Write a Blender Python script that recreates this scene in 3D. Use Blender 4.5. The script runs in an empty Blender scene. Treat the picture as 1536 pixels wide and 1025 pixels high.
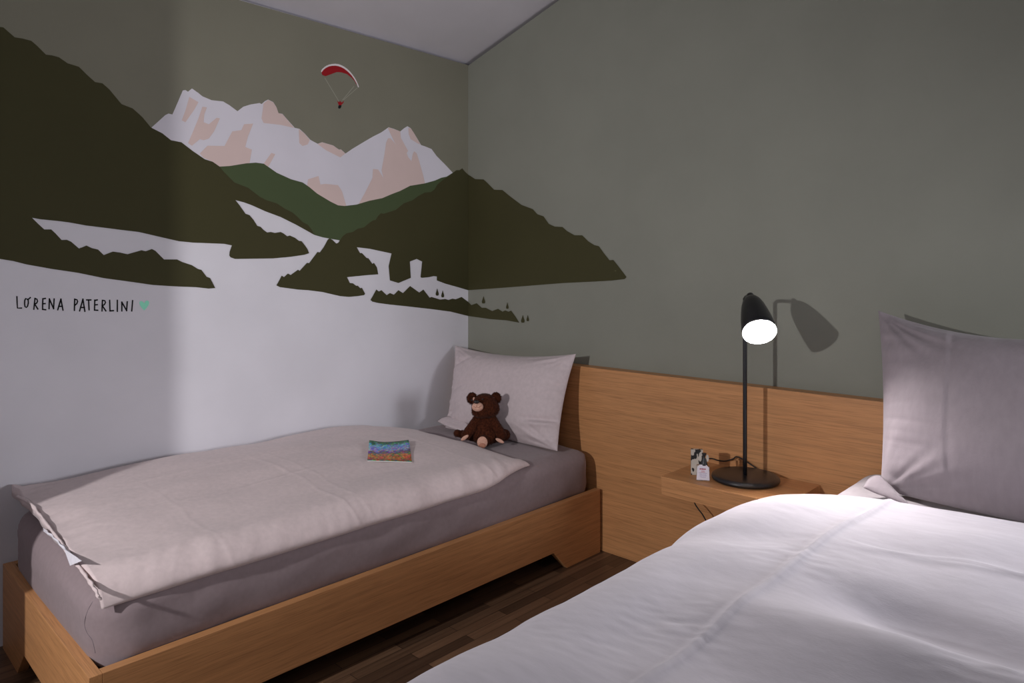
import bpy, bmesh, math, random
from mathutils import Vector, noise
from mathutils.geometry import tessellate_polygon
from mathutils.bvhtree import BVHTree
random.seed(7)
PI = math.pi
COL = bpy.context.scene.collection
sc = bpy.context.scene

# ------------------------------------------------------------------ survey
# camera stands at (0,0,H); +Y runs to the headboard wall, -X to the mural wall
H = 1.29
F = 1051.0
PX0, PY0 = 768.0, 409.0
TH = math.radians(43.9)
FW = (-math.sin(TH), math.cos(TH)); RT = (math.cos(TH), math.sin(TH))
XA = -2.945      # mural wall
YB = 2.70        # headboard wall
YH = 2.63        # headboard face

def ray(px, py):
    r = (px - PX0) / F; z = (PY0 - py) / F
    return Vector((RT[0]*r + FW[0], RT[1]*r + FW[1], z))
CAM = Vector((0, 0, H))
def onX(px, py, X): d = ray(px, py); return CAM + d*(X/d.x)
def onY(px, py, Y): d = ray(px, py); return CAM + d*(Y/d.y)
def onZ(px, py, Z): d = ray(px, py); return CAM + d*((Z-H)/d.z)

# ------------------------------------------------------------------ materials
def srgb(r, g, b):
    def f(c):
        c /= 255.0
        return c/12.92 if c <= .04045 else ((c+.055)/1.055)**2.4
    return (f(r), f(g), f(b), 1)

def mat(name, col, rough=.6, metal=0, spec=.5, sheen=0):
    m = bpy.data.materials.new(name); m.use_nodes = True
    b = m.node_tree.nodes['Principled BSDF']
    b.inputs['Base Color'].default_value = (*col[:3], 1)
    b.inputs['Roughness'].default_value = rough
    b.inputs['Metallic'].default_value = metal
    b.inputs['Specular IOR Level'].default_value = spec
    if sheen: b.inputs['Sheen Weight'].default_value = sheen
    return m

def nodes(m): return m.node_tree.nodes, m.node_tree.links, m.node_tree.nodes['Principled BSDF']

def texco(m, scale=(1, 1, 1), rot=(0, 0, 0)):
    n, l, b = nodes(m)
    tc = n.new('ShaderNodeTexCoord'); mp = n.new('ShaderNodeMapping')
    mp.inputs['Scale'].default_value = scale; mp.inputs['Rotation'].default_value = rot
    l.new(tc.outputs['Object'], mp.inputs['Vector'])
    return mp.outputs['Vector']

def add_bump(m, vec, scale, strength, dist=.001, detail=3, prev=None):
    n, l, b = nodes(m)
    t = n.new('ShaderNodeTexNoise'); t.inputs['Scale'].default_value = scale; t.inputs['Detail'].default_value = detail
    l.new(vec, t.inputs['Vector'])
    bp = n.new('ShaderNodeBump'); bp.inputs['Strength'].default_value = strength; bp.inputs['Distance'].default_value = dist
    l.new(t.outputs['Fac'], bp.inputs['Height'])
    if prev is not None: l.new(prev, bp.inputs['Normal'])
    l.new(bp.outputs['Normal'], b.inputs['Normal'])
    return bp.outputs['Normal']

def vary(m, vec, scale, c0, c1, detail=4, lo=.35, hi=.65):
    n, l, b = nodes(m)
    t = n.new('ShaderNodeTexNoise'); t.inputs['Scale'].default_value = scale; t.inputs['Detail'].default_value = detail
    l.new(vec, t.inputs['Vector'])
    cr = n.new('ShaderNodeValToRGB')
    cr.color_ramp.elements[0].position = lo; cr.color_ramp.elements[1].position = hi
    cr.color_ramp.elements[0].color = (*c0[:3], 1); cr.color_ramp.elements[1].color = (*c1[:3], 1)
    l.new(t.outputs['Fac'], cr.inputs['Fac']); l.new(cr.outputs['Color'], b.inputs['Base Color'])
    return cr

def sc3(c, k): return tuple(min(1, x*k) for x in c[:3])

def paint(name, col, rough=.75):
    m = mat(name, col, rough, spec=.25)
    v = texco(m)
    vary(m, v, 3, sc3(col, .97), sc3(col, 1.03))
    add_bump(m, texco(m), 260, .25, .0006, 2)
    return m

def fabric(name, col, weave=1.0, slub=(1, 1, 1), sheen=.15):
    m = mat(name, col, .92, spec=.15, sheen=sheen)
    n, l, b = nodes(m)
    v = texco(m, slub)
    vary(m, v, 60, sc3(col, .95), sc3(col, 1.05), 5, .3, .7)
    nb = add_bump(m, texco(m, (slub[0], slub[1], slub[2])), 420, .30*weave, .0006, 3)
    add_bump(m, texco(m), 16, .28, .006, 6, nb)
    return m

def wood(name, col, along='X', rough=.45, dark=.84, light=1.06, gs=1.0):
    m = mat(name, col, rough, spec=.35)
    n, l, b = nodes(m)
    s = {'X': (.8, 40, 40), 'Y': (40, .8, 40), 'Z': (40, 40, .8)}[along]
    v = texco(m, tuple(x*gs for x in s))
    vary(m, v, 2.2, sc3(col, dark), sc3(col, light), 8, .3, .72)
    # pores: fine long dashes
    s2 = {'X': (9, 420, 420), 'Y': (420, 9, 420), 'Z': (420, 420, 9)}[along]
    v2 = texco(m, s2)
    t = n.new('ShaderNodeTexNoise'); t.inputs['Scale'].default_value = 1; t.inputs['Detail'].default_value = 2
    l.new(v2, t.inputs['Vector'])
    cr = n.new('ShaderNodeValToRGB'); cr.color_ramp.elements[0].position = .34; cr.color_ramp.elements[1].position = .5
    cr.color_ramp.elements[0].color = (.62, .58, .55, 1); cr.color_ramp.elements[1].color = (1, 1, 1, 1)
    l.new(t.outputs['Fac'], cr.inputs['Fac'])
    mx = n.new('ShaderNodeMix'); mx.data_type = 'RGBA'; mx.blend_type = 'MULTIPLY'; mx.inputs[0].default_value = .6
    src = b.inputs['Base Color'].links[0].from_socket
    l.new(src, mx.inputs[6]); l.new(cr.outputs['Color'], mx.inputs[7]); l.new(mx.outputs[2], b.inputs['Base Color'])
    bp = n.new('ShaderNodeBump'); bp.inputs['Strength'].default_value = .12; bp.inputs['Distance'].default_value = .0005
    l.new(t.outputs['Fac'], bp.inputs['Height']); l.new(bp.outputs['Normal'], b.inputs['Normal'])
    return m

C_WHITE = (.77, .76, .81)
C_SKY = (.225, .218, .165)
C_WALLB = (.25, .256, .215)
M = {}
M['white'] = paint('white_wall_paint', C_WHITE)
M['wallB'] = paint('sage_wall_paint', C_WALLB)
M['ceil'] = paint('ceiling_paint', (.62, .60, .63))
M['sky'] = paint('mural_sage_paint', C_SKY)
M['snow'] = paint('mural_snow_paint', (.74, .715, .78))
M['pink'] = paint('mural_pink_paint', (.72, .565, .53))
M['fargreen'] = paint('mural_green_paint', (.070, .096, .042))
M['dark'] = paint('mural_olive_paint', (.053, .049, .018))
M['ink'] = paint('mural_black_paint', (.008, .008, .01))
M['mint'] = paint('mural_mint_paint', (.36, .98, .70))
M['red'] = paint('mural_red_paint', (.34, .008, .014))
M['cream'] = paint('mural_cream_paint', (.80, .74, .74))
M['line'] = paint('mural_line_paint', (.36, .36, .29))
M['oakX'] = wood('oak_veneer_x', (.60, .295, .122), 'X')
M['oakY'] = wood('oak_veneer_y', (.56, .275, .115), 'Y')
M['oakZ'] = wood('oak_end_z', (.36, .17, .07), 'Z')
M['duvetL'] = fabric('pink_grey_cotton', (.67, .56, .555))
M['duvetR'] = fabric('pale_lilac_linen', (.51, .485, .53), 1.2, (.25, 1, 1))
M['pillL'] = fabric('mauve_grey_cotton', (.60, .515, .525))
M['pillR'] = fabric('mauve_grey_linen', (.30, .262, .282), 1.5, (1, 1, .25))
M['sheet'] = fabric('taupe_jersey_sheet', (.285, .225, .235), .6)
M['sheetR'] = fabric('pale_jersey_sheet', (.36, .33, .345), .6)
M['thread'] = mat('piping_thread', (.14, .115, .13), .8)
M['tagwhite'] = fabric('white_label_cotton', (.74, .72, .78), .6)
M['black'] = mat('black_powder_coat', (.009, .009, .011), .33, spec=.5)
M['inner'] = mat('white_reflector_enamel', (.65, .65, .65), .5)
M['cable'] = mat('black_cable_rubber', (.010, .010, .010), .6)

def emis(name, col, s):
    m = bpy.data.materials.new(name); m.use_nodes = True
    n, l, b = nodes(m)
    b.inputs['Base Color'].default_value = (.8, .8, .8, 1)
    b.inputs['Emission Color'].default_value = (*col, 1); b.inputs['Emission Strength'].default_value = s
    return m
M['led'] = emis('led_diffuser', (1, .93, .93), 880)

# floor: dark wooden strips running along Y
def floor_mat():
    m = mat('dark_strip_parquet', (.08, .045, .03), .4, spec=.4)
    n, l, b = nodes(m)
    v = texco(m, (1, 1, 1), (0, 0, PI/2))
    br = n.new('ShaderNodeTexBrick')
    br.inputs['Scale'].default_value = 1
    br.inputs['Brick Width'].default_value = .42; br.inputs['Row Height'].default_value = .045
    br.inputs['Mortar Size'].default_value = .0012; br.inputs['Bias'].default_value = -.1
    br.inputs['Color1'].default_value = (.20, .115, .066, 1); br.inputs['Color2'].default_value = (.065, .036, .022, 1)
    br.inputs['Mortar'].default_value = (.015, .009, .006, 1)
    l.new(v, br.inputs['Vector'])
    v2 = texco(m, (60, 1.5, 60))
    t = n.new('ShaderNodeTexNoise'); t.inputs['Scale'].default_value = 2; t.inputs['Detail'].default_value = 6
    l.new(v2, t.inputs['Vector'])
    mx = n.new('ShaderNodeMix'); mx.data_type = 'RGBA'; mx.blend_type = 'MULTIPLY'; mx.inputs[0].default_value = .7
    cr = n.new('ShaderNodeValToRGB'); cr.color_ramp.elements[0].position = .3; cr.color_ramp.elements[1].position = .7
    cr.color_ramp.elements[0].color = (.45, .4, .4, 1)
    l.new(t.outputs['Fac'], cr.inputs['Fac'])
    l.new(br.outputs['Color'], mx.inputs[6]); l.new(cr.outputs['Color'], mx.inputs[7]); l.new(mx.outputs[2], b.inputs['Base Color'])
    return m
M['floor'] = floor_mat()

# ------------------------------------------------------------------ object helpers
def link(name, me, parent=None, mats=(), smooth=False):
    o = bpy.data.objects.new(name, me); COL.objects.link(o)
    for m in mats: me.materials.append(m)
    if smooth:
        for p in me.polygons: p.use_smooth = True
    if parent: o.parent = parent
    return o
def mesh(name, verts, faces, m, parent=None, smooth=False, idx=None):
    me = bpy.data.meshes.new(name); me.from_pydata([tuple(v) for v in verts], [], faces); me.update()
    o = link(name, me, parent, m if isinstance(m, (list, tuple)) else [m], smooth)
    if idx:
        for p, i in zip(me.polygons, idx): p.material_index = i
    return o
def from_bm(name, bm, m, parent=None, smooth=False, recalc=True):
    if recalc: bmesh.ops.recalc_face_normals(bm, faces=bm.faces)
    me = bpy.data.meshes.new(name); bm.to_mesh(me); bm.free()
    return link(name, me, parent, m if isinstance(m, (list, tuple)) else [m], smooth)
def empty(name, loc=(0, 0, 0)):
    o = bpy.data.objects.new(name, None); COL.objects.link(o); o.location = loc; o.empty_display_size = .05
    return o
def tag(o, label, cat, group=None):
    o['label'] = label; o['category'] = cat
    if group: o['group'] = group
    return o
def put(o, root):
    """parent to a root while keeping world coordinates given in the mesh"""
    o.parent = root; o.matrix_parent_inverse = root.matrix_world.inverted() if False else __import__('mathutils').Matrix.Translation(-Vector(root.location))
    return o
def box_bm(x0, x1, y0, y1, z0, z1, bev=0, seg=2):
    bm = bmesh.new(); bmesh.ops.create_cube(bm, size=1)
    for v in bm.verts: v.co = Vector(((x0+x1)/2+v.co.x*(x1-x0), (y0+y1)/2+v.co.y*(y1-y0), (z0+z1)/2+v.co.z*(z1-z0)))
    if bev: bmesh.ops.bevel(bm, geom=list(bm.edges), offset=bev, segments=seg, profile=.6, affect='EDGES')
    return bm
def prism_bm(pts, axis, a, b, bev=0):
    """pts: 2D outline; axis 'X': pts=(y,z) extruded x a..b ; axis 'Y': pts=(x,z) extruded y a..b"""
    bm = bmesh.new()
    mk = (lambda p, t: (t, p[0], p[1])) if axis == 'X' else (lambda p, t: (p[0], t, p[1]))
    v0 = [bm.verts.new(mk(p, a)) for p in pts]; v1 = [bm.verts.new(mk(p, b)) for p in pts]
    bm.faces.new(v0); bm.faces.new(v1[::-1]); n = len(pts)
    for i in range(n): bm.faces.new((v0[i], v0[(i+1) % n], v1[(i+1) % n], v1[i]))
    bmesh.ops.recalc_face_normals(bm, faces=bm.faces)
    if bev: bmesh.ops.bevel(bm, geom=list(bm.edges), offset=bev, segments=2, profile=.6, affect='EDGES')
    return bm
def lathe_bm(prof, seg=64, origin=(0, 0, 0), axis=(0, 0, 1)):
    ax = Vector(axis).normalized(); q = Vector((0, 0, 1)).rotation_difference(ax); o = Vector(origin)
    bm = bmesh.new(); rings = []
    for r, z in prof:
        if r < 1e-6: rings.append([bm.verts.new(o + q @ Vector((0, 0, z)))])
        else: rings.append([bm.verts.new(o + q @ Vector((r*math.cos(2*PI*i/seg), r*math.sin(2*PI*i/seg), z))) for i in range(seg)])
    for A, B in zip(rings[:-1], rings[1:]):
        for i in range(seg):
            j = (i+1) % seg
            if len(A) == 1 and len(B) == 1: continue
            if len(A) == 1: bm.faces.new((A[0], B[j], B[i]))
            elif len(B) == 1: bm.faces.new((A[i], A[j], B[0]))
            else: bm.faces.new((A[i], A[j], B[j], B[i]))
    return bm
def catmull(pts, k=8):
    P = [Vector(p) for p in pts]; P = [P[0]*2-P[1]] + P + [P[-1]*2-P[-2]]; out = []
    for i in range(1, len(P)-2):
        for s in range(k):
            t = s/k; a, b, c, d = P[i-1], P[i], P[i+1], P[i+2]
            out.append(.5*((2*b)+(c-a)*t+(2*a-5*b+4*c-d)*t*t+(3*b-a-3*c+d)*t**3))
    out.append(P[-2]); return out
def tube_bm(pts, r, seg=10, bm=None):
    bm = bm or bmesh.new(); rings = []; n = len(pts)
    nrm = None
    for i, p in enumerate(pts):
        t = (pts[min(i+1, n-1)]-pts[max(i-1, 0)]).normalized()
        if nrm is None: nrm = t.orthogonal().normalized()
        nrm = (nrm - t*nrm.dot(t)).normalized(); b = t.cross(nrm)
        rr = r(i/(n-1)) if callable(r) else r
        rings.append([bm.verts.new(p+(nrm*math.cos(2*PI*k/seg)+b*math.sin(2*PI*k/seg))*rr) for k in range(seg)])
    for A, B in zip(rings[:-1], rings[1:]):
        for k in range(seg): bm.faces.new((A[k], A[(k+1) % seg], B[(k+1) % seg], B[k]))
    bm.faces.new(rings[0][::-1]); bm.faces.new(rings[-1])
    return bm
def sstep(a, b, x):
    t = max(0, min(1, (x-a)/(b-a))); return t*t*(3-2*t)
def gz(x, s): return math.exp(-(x/s)**2)
def N(x, y, z=0): return noise.noise(Vector((x, y, z)))
def interp(tab, x):
    if x <= tab[0][0]: return tab[0][1]
    for (a, p), (b, q) in zip(tab[:-1], tab[1:]):
        if x <= b:
            t = (x-a)/(b-a); t = t*t*(3-2*t); return p+(q-p)*t
    return tab[-1][1]

# ------------------------------------------------------------------ room shell
XR, YF = 2.3, -3.0
Z0C, SL = 2.468, .283                      # ceiling height at the mural wall, slope
def zc(x): return Z0C + SL*(x-XA)
def struct(o): o['kind'] = 'structure'; return o
struct(from_bm('floor', box_bm(XA-.1, XR+.1, YF-.1, YB+.1, -.1, 0), M['floor']))
struct(from_bm('wall_left', box_bm(XA-.1, XA, YF-.1, YB+.1, 0, Z0C), M['white']))
struct(from_bm('wall_back', prism_bm([(XA, 0), (XR, 0), (XR, zc(XR)), (XA, zc(XA))], 'Y', YB, YB+.1), M['wallB']))
struct(from_bm('wall_front', prism_bm([(XA, 0), (XR, 0), (XR, zc(XR)), (XA, zc(XA))], 'Y', YF-.1, YF), M['white']))
struct(from_bm('wall_right', box_bm(XR, XR+.1, YF-.1, YB+.1, 0, zc(XR)), M['white']))
struct(from_bm('ceiling', prism_bm([(XA-.1, zc(XA)), (XR+.1, zc(XR)), (XR+.1, zc(XR)+.1), (XA-.1, zc(XA)+.1)], 'Y', YF-.1, YB+.1), M['ceil']))
# unseen blocker, added to throw the upright shade edge on the mural wall
struct(from_bm('shade_blocker', box_bm(XA, -2.367, -.02, .10, 0, zc(XA)), M['white']))

# ------------------------------------------------------------------ mural
def P(ox, oy, s, pts): return [(ox+x/s, oy+y/s) for x, y in pts]
c1 = lambda p: P(0, 0, 3.84, p)
c2 = lambda p: P(0, 250, 3.84, p)
c3 = lambda p: P(200, 80, 5.12, p)
c4 = lambda p: P(450, 80, 5.12, p)
c5 = lambda p: P(300, 230, 5.12, p)
c6 = lambda p: P(500, 230, 5.12, p)
c7 = lambda p: P(500, 330, 5.12, p)
c8 = lambda p: P(650, 230, 4.389, p)
c9 = lambda p: P(400, 350, 9.58, p)
XC = 702.3
def clean(pts):
    out = []
    for p in pts:
        if not out or (abs(p[0]-out[-1][0])+abs(p[1]-out[-1][1])) > .15: out.append(p)
    return out
def rounded(pts, k=2, it=1):
    for _ in range(it):
        q = []
        n = len(pts)
        for i in range(n):
            a, b = pts[i], pts[(i+1) % n]
            L = math.hypot(a[0]-b[0], a[1]-b[1])
            f = min(.25, 1.2/max(L, .01))
            q += [(a[0]+(b[0]-a[0])*f, a[1]+(b[1]-a[1])*f), (b[0]+(a[0]-b[0])*f, b[1]+(a[1]-b[1])*f)]
        pts = q
    return pts
def flat(polys, lay):
    """polys: list of (side, outline) -> verts, faces lying lay*0.4 mm in front of the wall"""
    V, Fc = [], []
    off = .0004*lay
    for kk, (side, pts) in enumerate(polys):
        pts = clean(pts); off = .0004*lay+.00003*kk
        w = [onX(x, y, XA+off) if side == 'A' else onY(x, y, YB-off) for x, y in pts]
        uv = [Vector(((p.y if side == 'A' else p.x), p.z, 0)) for p in w]
        tr = tessellate_polygon([uv]); b = len(V); V += w
        for t in tr:
            a, c, d = (w[i] for i in t)
            nrm = (c-a).cross(d-a); want = Vector((1, 0, 0)) if side == 'A' else Vector((0, -1, 0))
            t = tuple(t) if nrm.dot(want) > 0 else tuple(t)[::-1]
            Fc.append(tuple(b+i for i in t))
    return V, Fc
mural = empty('mural', (XA, 1.6, 1.2))
tag(mural, 'painted mountain lake landscape with snowy peaks running round the wall corner', 'mural')
def mpart(name, polys, lay, m, parent=mural, label=None):
    V, Fc = flat(polys, lay)
    o = mesh(name, V, Fc, M[m]); put(o, parent)
    if label: o['label'] = label
    return o
# sage sky above the peaks
mpart('painted_sky', [('A', [(-150, -145), (XC, 97.8), (XC, 310), (690, 285), (678, 270), (640, 262), (600, 250), (520, 270), (450, 230), (390, 200), (330, 225), (240, 208), (100, 160), (-150, 100)])], 1, 'sky')
peaks = c3([(140, 570), (190, 525), (245, 475), (270, 463), (300, 470), (320, 425), (380, 285), (400, 282), (420, 295), (450, 270), (500, 305), (530, 330), (600, 360), (690, 370), (740, 400), (800, 445), (845, 410), (900, 393), (970, 382), (985, 390), (1010, 368), (1035, 355), (1075, 375), (1100, 415), (1115, 460), (1145, 465), (1175, 500), (1240, 573), (1275, 580), (1310, 610), (1360, 665), (1415, 695)]) \
    + c4([(170, 683), (255, 708), (300, 740), (315, 738), (350, 770), (400, 735), (500, 675), (560, 640), (620, 610), (650, 590), (680, 568), (720, 580), (770, 600), (800, 575), (825, 560), (850, 575), (880, 620), (930, 705), (960, 715), (1010, 735), (1050, 790), (1110, 850), (1180, 925)]) \
    + [(660, 285), (600, 310), (520, 330), (460, 325), (420, 300), (345, 265), (290, 240), (245, 215)]
mpart('snowy_peaks', [('A', peaks)], 2, 'snow')
pinks = [
    c3([(430, 335), (500, 375), (470, 430), (400, 530), (372, 515), (400, 440)]),
    c3([(530, 410), (565, 415), (545, 470), (540, 530), (580, 545), (640, 495), (665, 500), (620, 600), (580, 655), (540, 668), (510, 660), (450, 710), (420, 690), (450, 620), (500, 500)]),
    c3([(510, 770), (570, 710), (700, 712), (760, 600), (830, 590), (850, 545), (920, 540), (880, 640), (860, 720), (910, 740), (890, 860), (670, 900), (600, 830), (540, 802)]),
    c3([(1000, 385), (1035, 357), (1075, 377), (1100, 417), (1115, 460), (1145, 467), (1175, 502), (1235, 573), (1130, 550), (1000, 535), (985, 500)]),
    c3([(1270, 582), (1308, 610), (1355, 665), (1340, 700), (1300, 712), (1275, 690)]),
    c3([(1060, 765), (1090, 775), (1035, 875), (1000, 850)]),
    c4([(135, 697), (170, 684), (255, 709), (300, 741), (315, 739), (348, 770), (310, 800), (200, 745)]),
    c5([(830, 200), (910, 175), (925, 240), (960, 235), (1060, 245), (1090, 290), (1130, 425), (1060, 420), (980, 380), (900, 330), (820, 270)]),
    c6([(394, 0), (405, -80), (420, -115), (440, -115), (500, -45), (560, -10), (575, 30), (600, 60), (610, 5), (620, -15), (640, 0), (665, 80), (690, 170), (708, 250), (590, 275), (400, 360), (180, 415), (240, 310), (300, 190), (305, 120), (345, 125), (385, 190), (370, 130), (385, 50)]),
    c4([(674, 572), (690, 572), (770, 600), (775, 650), (830, 750), (820, 765), (780, 760), (730, 690), (700, 630)]),
    c4([(832, 572), (852, 577), (880, 620), (925, 702), (900, 690), (850, 660), (835, 620)]),
]
mpart('rock_faces', [('A', p) for p in pinks], 3, 'pink')
far = c5([(140, 103), (230, 98), (350, 78), (430, 72), (490, 80), (540, 115), (590, 150), (700, 200), (790, 225), (840, 260), (900, 310), (1000, 370), (1060, 400), (1110, 405), (1200, 395), (1300, 365), (1400, 345), (1470, 315)]) \
    + c6([(512, 290), (590, 250), (700, 232), (780, 210), (830, 188), (870, 180), (925, 145), (850, 260), (500, 460), (200, 610), (60, 680)]) \
    + c5([(1068, 668), (1000, 657), (940, 645), (880, 628), (750, 520), (460, 370), (265, 260), (140, 120)])
mpart('far_hills', [('A', far)], 4, 'fargreen')
hill = [(-150, -35), (-60, 10)] + c1([(0, 155), (20, 158), (45, 180), (85, 215), (130, 222), (180, 235), (215, 265), (265, 315), (300, 319), (340, 330), (390, 365), (455, 385), (500, 430), (548, 473), (590, 480), (630, 515), (700, 600), (765, 625), (820, 675), (870, 735), (935, 768), (985, 808), (1045, 820), (1110, 870), (1180, 918), (1225, 932), (1265, 960)]) \
    + c5([(180, 140), (265, 225), (370, 265), (460, 335), (510, 360), (590, 385), (650, 425), (710, 455), (750, 490), (790, 530), (830, 550), (860, 590), (877, 627), (830, 600), (740, 550), (620, 490), (500, 445), (400, 400), (340, 378), (272, 360), (300, 395), (350, 465), (380, 475), (410, 510), (440, 558), (465, 565), (490, 590), (515, 608), (545, 605), (575, 612), (620, 605), (640, 615), (670, 638), (690, 632), (730, 650), (760, 673), (780, 675), (800, 700), (825, 735), (838, 768), (800, 780), (700, 795), (560, 808), (400, 810), (270, 812), (235, 800), (225, 785), (228, 755), (245, 708)]) \
    + c2([(1290, 445), (1110, 438), (1030, 430), (900, 400), (800, 377), (700, 365), (600, 352), (500, 340), (400, 322), (330, 313), (230, 303), (185, 295), (220, 330), (255, 362), (295, 362), (320, 385), (355, 423), (385, 422), (410, 433), (455, 472), (475, 465), (498, 455), (530, 470), (565, 478), (598, 510), (650, 490), (690, 495), (735, 505), (815, 482), (840, 488), (875, 475), (895, 485), (945, 535), (1020, 535), (1050, 550), (1105, 568), (1140, 590), (1160, 595), (1190, 635), (1210, 642), (1240, 700), (1200, 703), (1130, 695), (1000, 690), (880, 682), (740, 662), (600, 643), (450, 612), (300, 590), (150, 563), (80, 545), (0, 532)]) + [(-150, 355)]
mpart('wooded_hillside', [('A', hill)], 5, 'dark')
rh = c6([(36, 690), (50, 670), (70, 640), (100, 615), (150, 605), (185, 580), (235, 570), (270, 540), (300, 518), (325, 512), (345, 480), (365, 460), (385, 465), (440, 448), (480, 435), (540, 385), (610, 360), (650, 330), (700, 302), (750, 298), (775, 280), (800, 240), (840, 205), (880, 180), (945, 130), (970, 130), (990, 115), (1010, 140)]) + [(XC, 262), (XC, 435.5)] \
    + c7([(950, 515), (860, 490), (795, 465), (795, 435), (770, 432), (735, 440), (680, 445), (670, 440), (682, 320), (640, 300), (588, 320), (595, 445), (500, 485), (435, 465), (425, 355), (447, 258), (340, 235), (280, 222), (180, 210), (205, 255), (220, 255), (255, 292), (270, 295), (300, 338), (312, 330), (335, 365), (345, 418), (250, 425), (105, 440)]) \
    + c9([(1195, 715), (1240, 720), (1285, 755), (1310, 755), (1345, 790), (1370, 785), (1415, 870), (1400, 890), (1300, 905), (1180, 915), (1060, 905), (950, 880), (800, 845), (600, 820), (450, 810), (300, 790), (190, 775), (140, 750), (180, 680), (215, 610), (250, 630), (305, 580), (345, 600), (450, 525), (475, 540), (580, 425), (610, 430), (730, 270), (765, 275), (820, 200), (880, 90), (905, 75), (945, 95), (1000, 148), (1020, 140)])
rhB = [(XC, 262)] + c8([(245, 150), (275, 170), (330, 172), (350, 190), (400, 240), (455, 242), (500, 280), (580, 340), (655, 368), (685, 402), (725, 415), (760, 465), (800, 483), (850, 485), (880, 512), (930, 540), (980, 540), (1020, 580), (1060, 605), (1090, 612), (1120, 655), (1160, 705), (1185, 702), (1230, 760), (1272, 815), (1260, 828), (1180, 838), (1060, 845), (850, 855), (600, 875), (400, 890)]) + [(XC, 435.5)]
mpart('wooded_mountain', [('A', rh), ('B', rhB)], 5, 'dark')
fs = c7([(285, 615), (300, 590), (330, 535), (350, 550), (370, 540), (410, 578), (435, 562), (465, 575), (500, 540), (535, 562), (590, 508), (660, 558), (692, 535), (740, 598), (755, 592), (820, 612), (860, 608), (885, 615), (915, 605), (940, 610), (985, 592)]) + [(XC, 453), (XC, 474.2)] + c7([(900, 705), (750, 685), (600, 668), (430, 650), (340, 638), (300, 628)])
fsB = [(XC, 453)] + c7([(1060, 655), (1100, 640), (1140, 675), (1170, 675), (1220, 700), (1265, 683), (1300, 705), (1320, 695), (1345, 705), (1365, 697), (1400, 745), (1428, 790), (1330, 772), (1200, 762)]) + [(XC, 474.2)]
mpart('wooded_shore', [('A', fs), ('B', fsB)], 5, 'dark')
for side, cx, y0, y1, w in (('A', 798, 525, 582, 24), ('A', 840, 540, 595, 22), ('B', 1153, 585, 642, 26), ('B', 1336, 632, 683, 20), ('B', 1455, 730, 790, 28), ('B', 1493, 730, 778, 20)):
    h = y1-y0
    prof = [(0, 0), (.10, .15), (.22, .35), (.38, .55), (.5, .75), (.46, .9), (.3, 1), (-.3, 1), (-.46, .9), (-.5, .75), (-.38, .55), (-.22, .35), (-.10, .15)]
    mpart('painted_tree', [(side, c7([(cx+a*w, y0+b*h) for a, b in prof]))], 5, 'dark')
# signature in brush capitals, and the mint heart
cs = lambda p: P(0, 420, 5.908, p)
strokes = [[(150, 150), (152, 200), (155, 250), (190, 250)],
    [(240, 172), (228, 165), (219, 185), (218, 215), (222, 238), (234, 245), (245, 232), (251, 205), (250, 180), (240, 168), (252, 172), (268, 158)],
    [(310, 165), (305, 215), (300, 260)], [(310, 165), (328, 172), (333, 190), (325, 206), (308, 215)], [(308, 215), (335, 258)],
    [(380, 168), (378, 215), (378, 262)], [(380, 168), (402, 165)], [(380, 212), (400, 210)], [(378, 262), (405, 265)],
    [(435, 255), (438, 170)], [(438, 170), (475, 255)], [(475, 255), (480, 170)],
    [(512, 265), (540, 172)], [(540, 172), (558, 268)], [(522, 235), (552, 235)],
    [(660, 270), (662, 172)], [(662, 172), (682, 176), (688, 192), (680, 212), (664, 225)],
    [(706, 275), (735, 172)], [(735, 172), (752, 278)], [(714, 245), (748, 245)],
    [(768, 178), (805, 178)], [(785, 178), (790, 265)],
    [(840, 180), (838, 268)], [(840, 182), (862, 178)], [(840, 222), (862, 220)], [(838, 268), (866, 270)],
    [(908, 182), (904, 275)], [(908, 182), (928, 184), (935, 200), (925, 220), (906, 228)], [(906, 228), (938, 275)],
    [(972, 182), (975, 275)], [(975, 275), (1005, 273)], [(1040, 182), (1040, 278)],
    [(1080, 275), (1080, 198)], [(1080, 198), (1122, 272)], [(1122, 272), (1128, 195)], [(1175, 185), (1168, 275)]]
def stroke_mesh(name, lines, w, lay, m, side='A'):
    V, Fc = [], []; off = .0004*lay
    for ln in lines:
        pts = [Vector((x, y)) for x, y in ln]
        L, R = [], []
        for i, p in enumerate(pts):
            t = (pts[min(i+1, len(pts)-1)]-pts[max(i-1, 0)]).normalized(); n = Vector((-t.y, t.x))
            e = t*(w*.5) if i == len(pts)-1 else (-t*(w*.5) if i == 0 else Vector((0, 0)))
            L.append(p+n*w/2+e); R.append(p-n*w/2+e)
        b = len(V); n = len(L)
        V += [onX(q.x, q.y, XA+off) for q in L] + [onX(q.x, q.y, XA+off) for q in R]
        for i in range(n-1): Fc.append((b+i, b+i+1, b+n+i+1, b+n+i))
    o = mesh(name, V, Fc, M[m]); put(o, mural)
    return o
for a, b in ((0, 1), (1, 2), (2, 5), (5, 9), (9, 12), (12, 15), (15, 17), (17, 20), (20, 22), (22, 26), (26, 29), (29, 31), (31, 32), (32, 35), (35, 36)):
    lt = stroke_mesh('painted_letter', [cs(s) for s in strokes[a:b]], 2.1, 2, 'ink'); lt['label'] = 'thin black hand painted capital'
mpart('heart', [('A', cs([(1278, 272), (1255, 248), (1240, 225), (1235, 200), (1245, 188), (1262, 190), (1278, 208), (1290, 188), (1310, 182), (1322, 198), (1318, 220), (1300, 248)]))], 2, 'mint', label='small mint green heart')
cp = lambda p: P(460, 80, 10.25, p)
pg = empty('paraglider', onX(510, 130, XA)); put(pg, mural); pg['label'] = 'painted paraglider with red and white wing'
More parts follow.
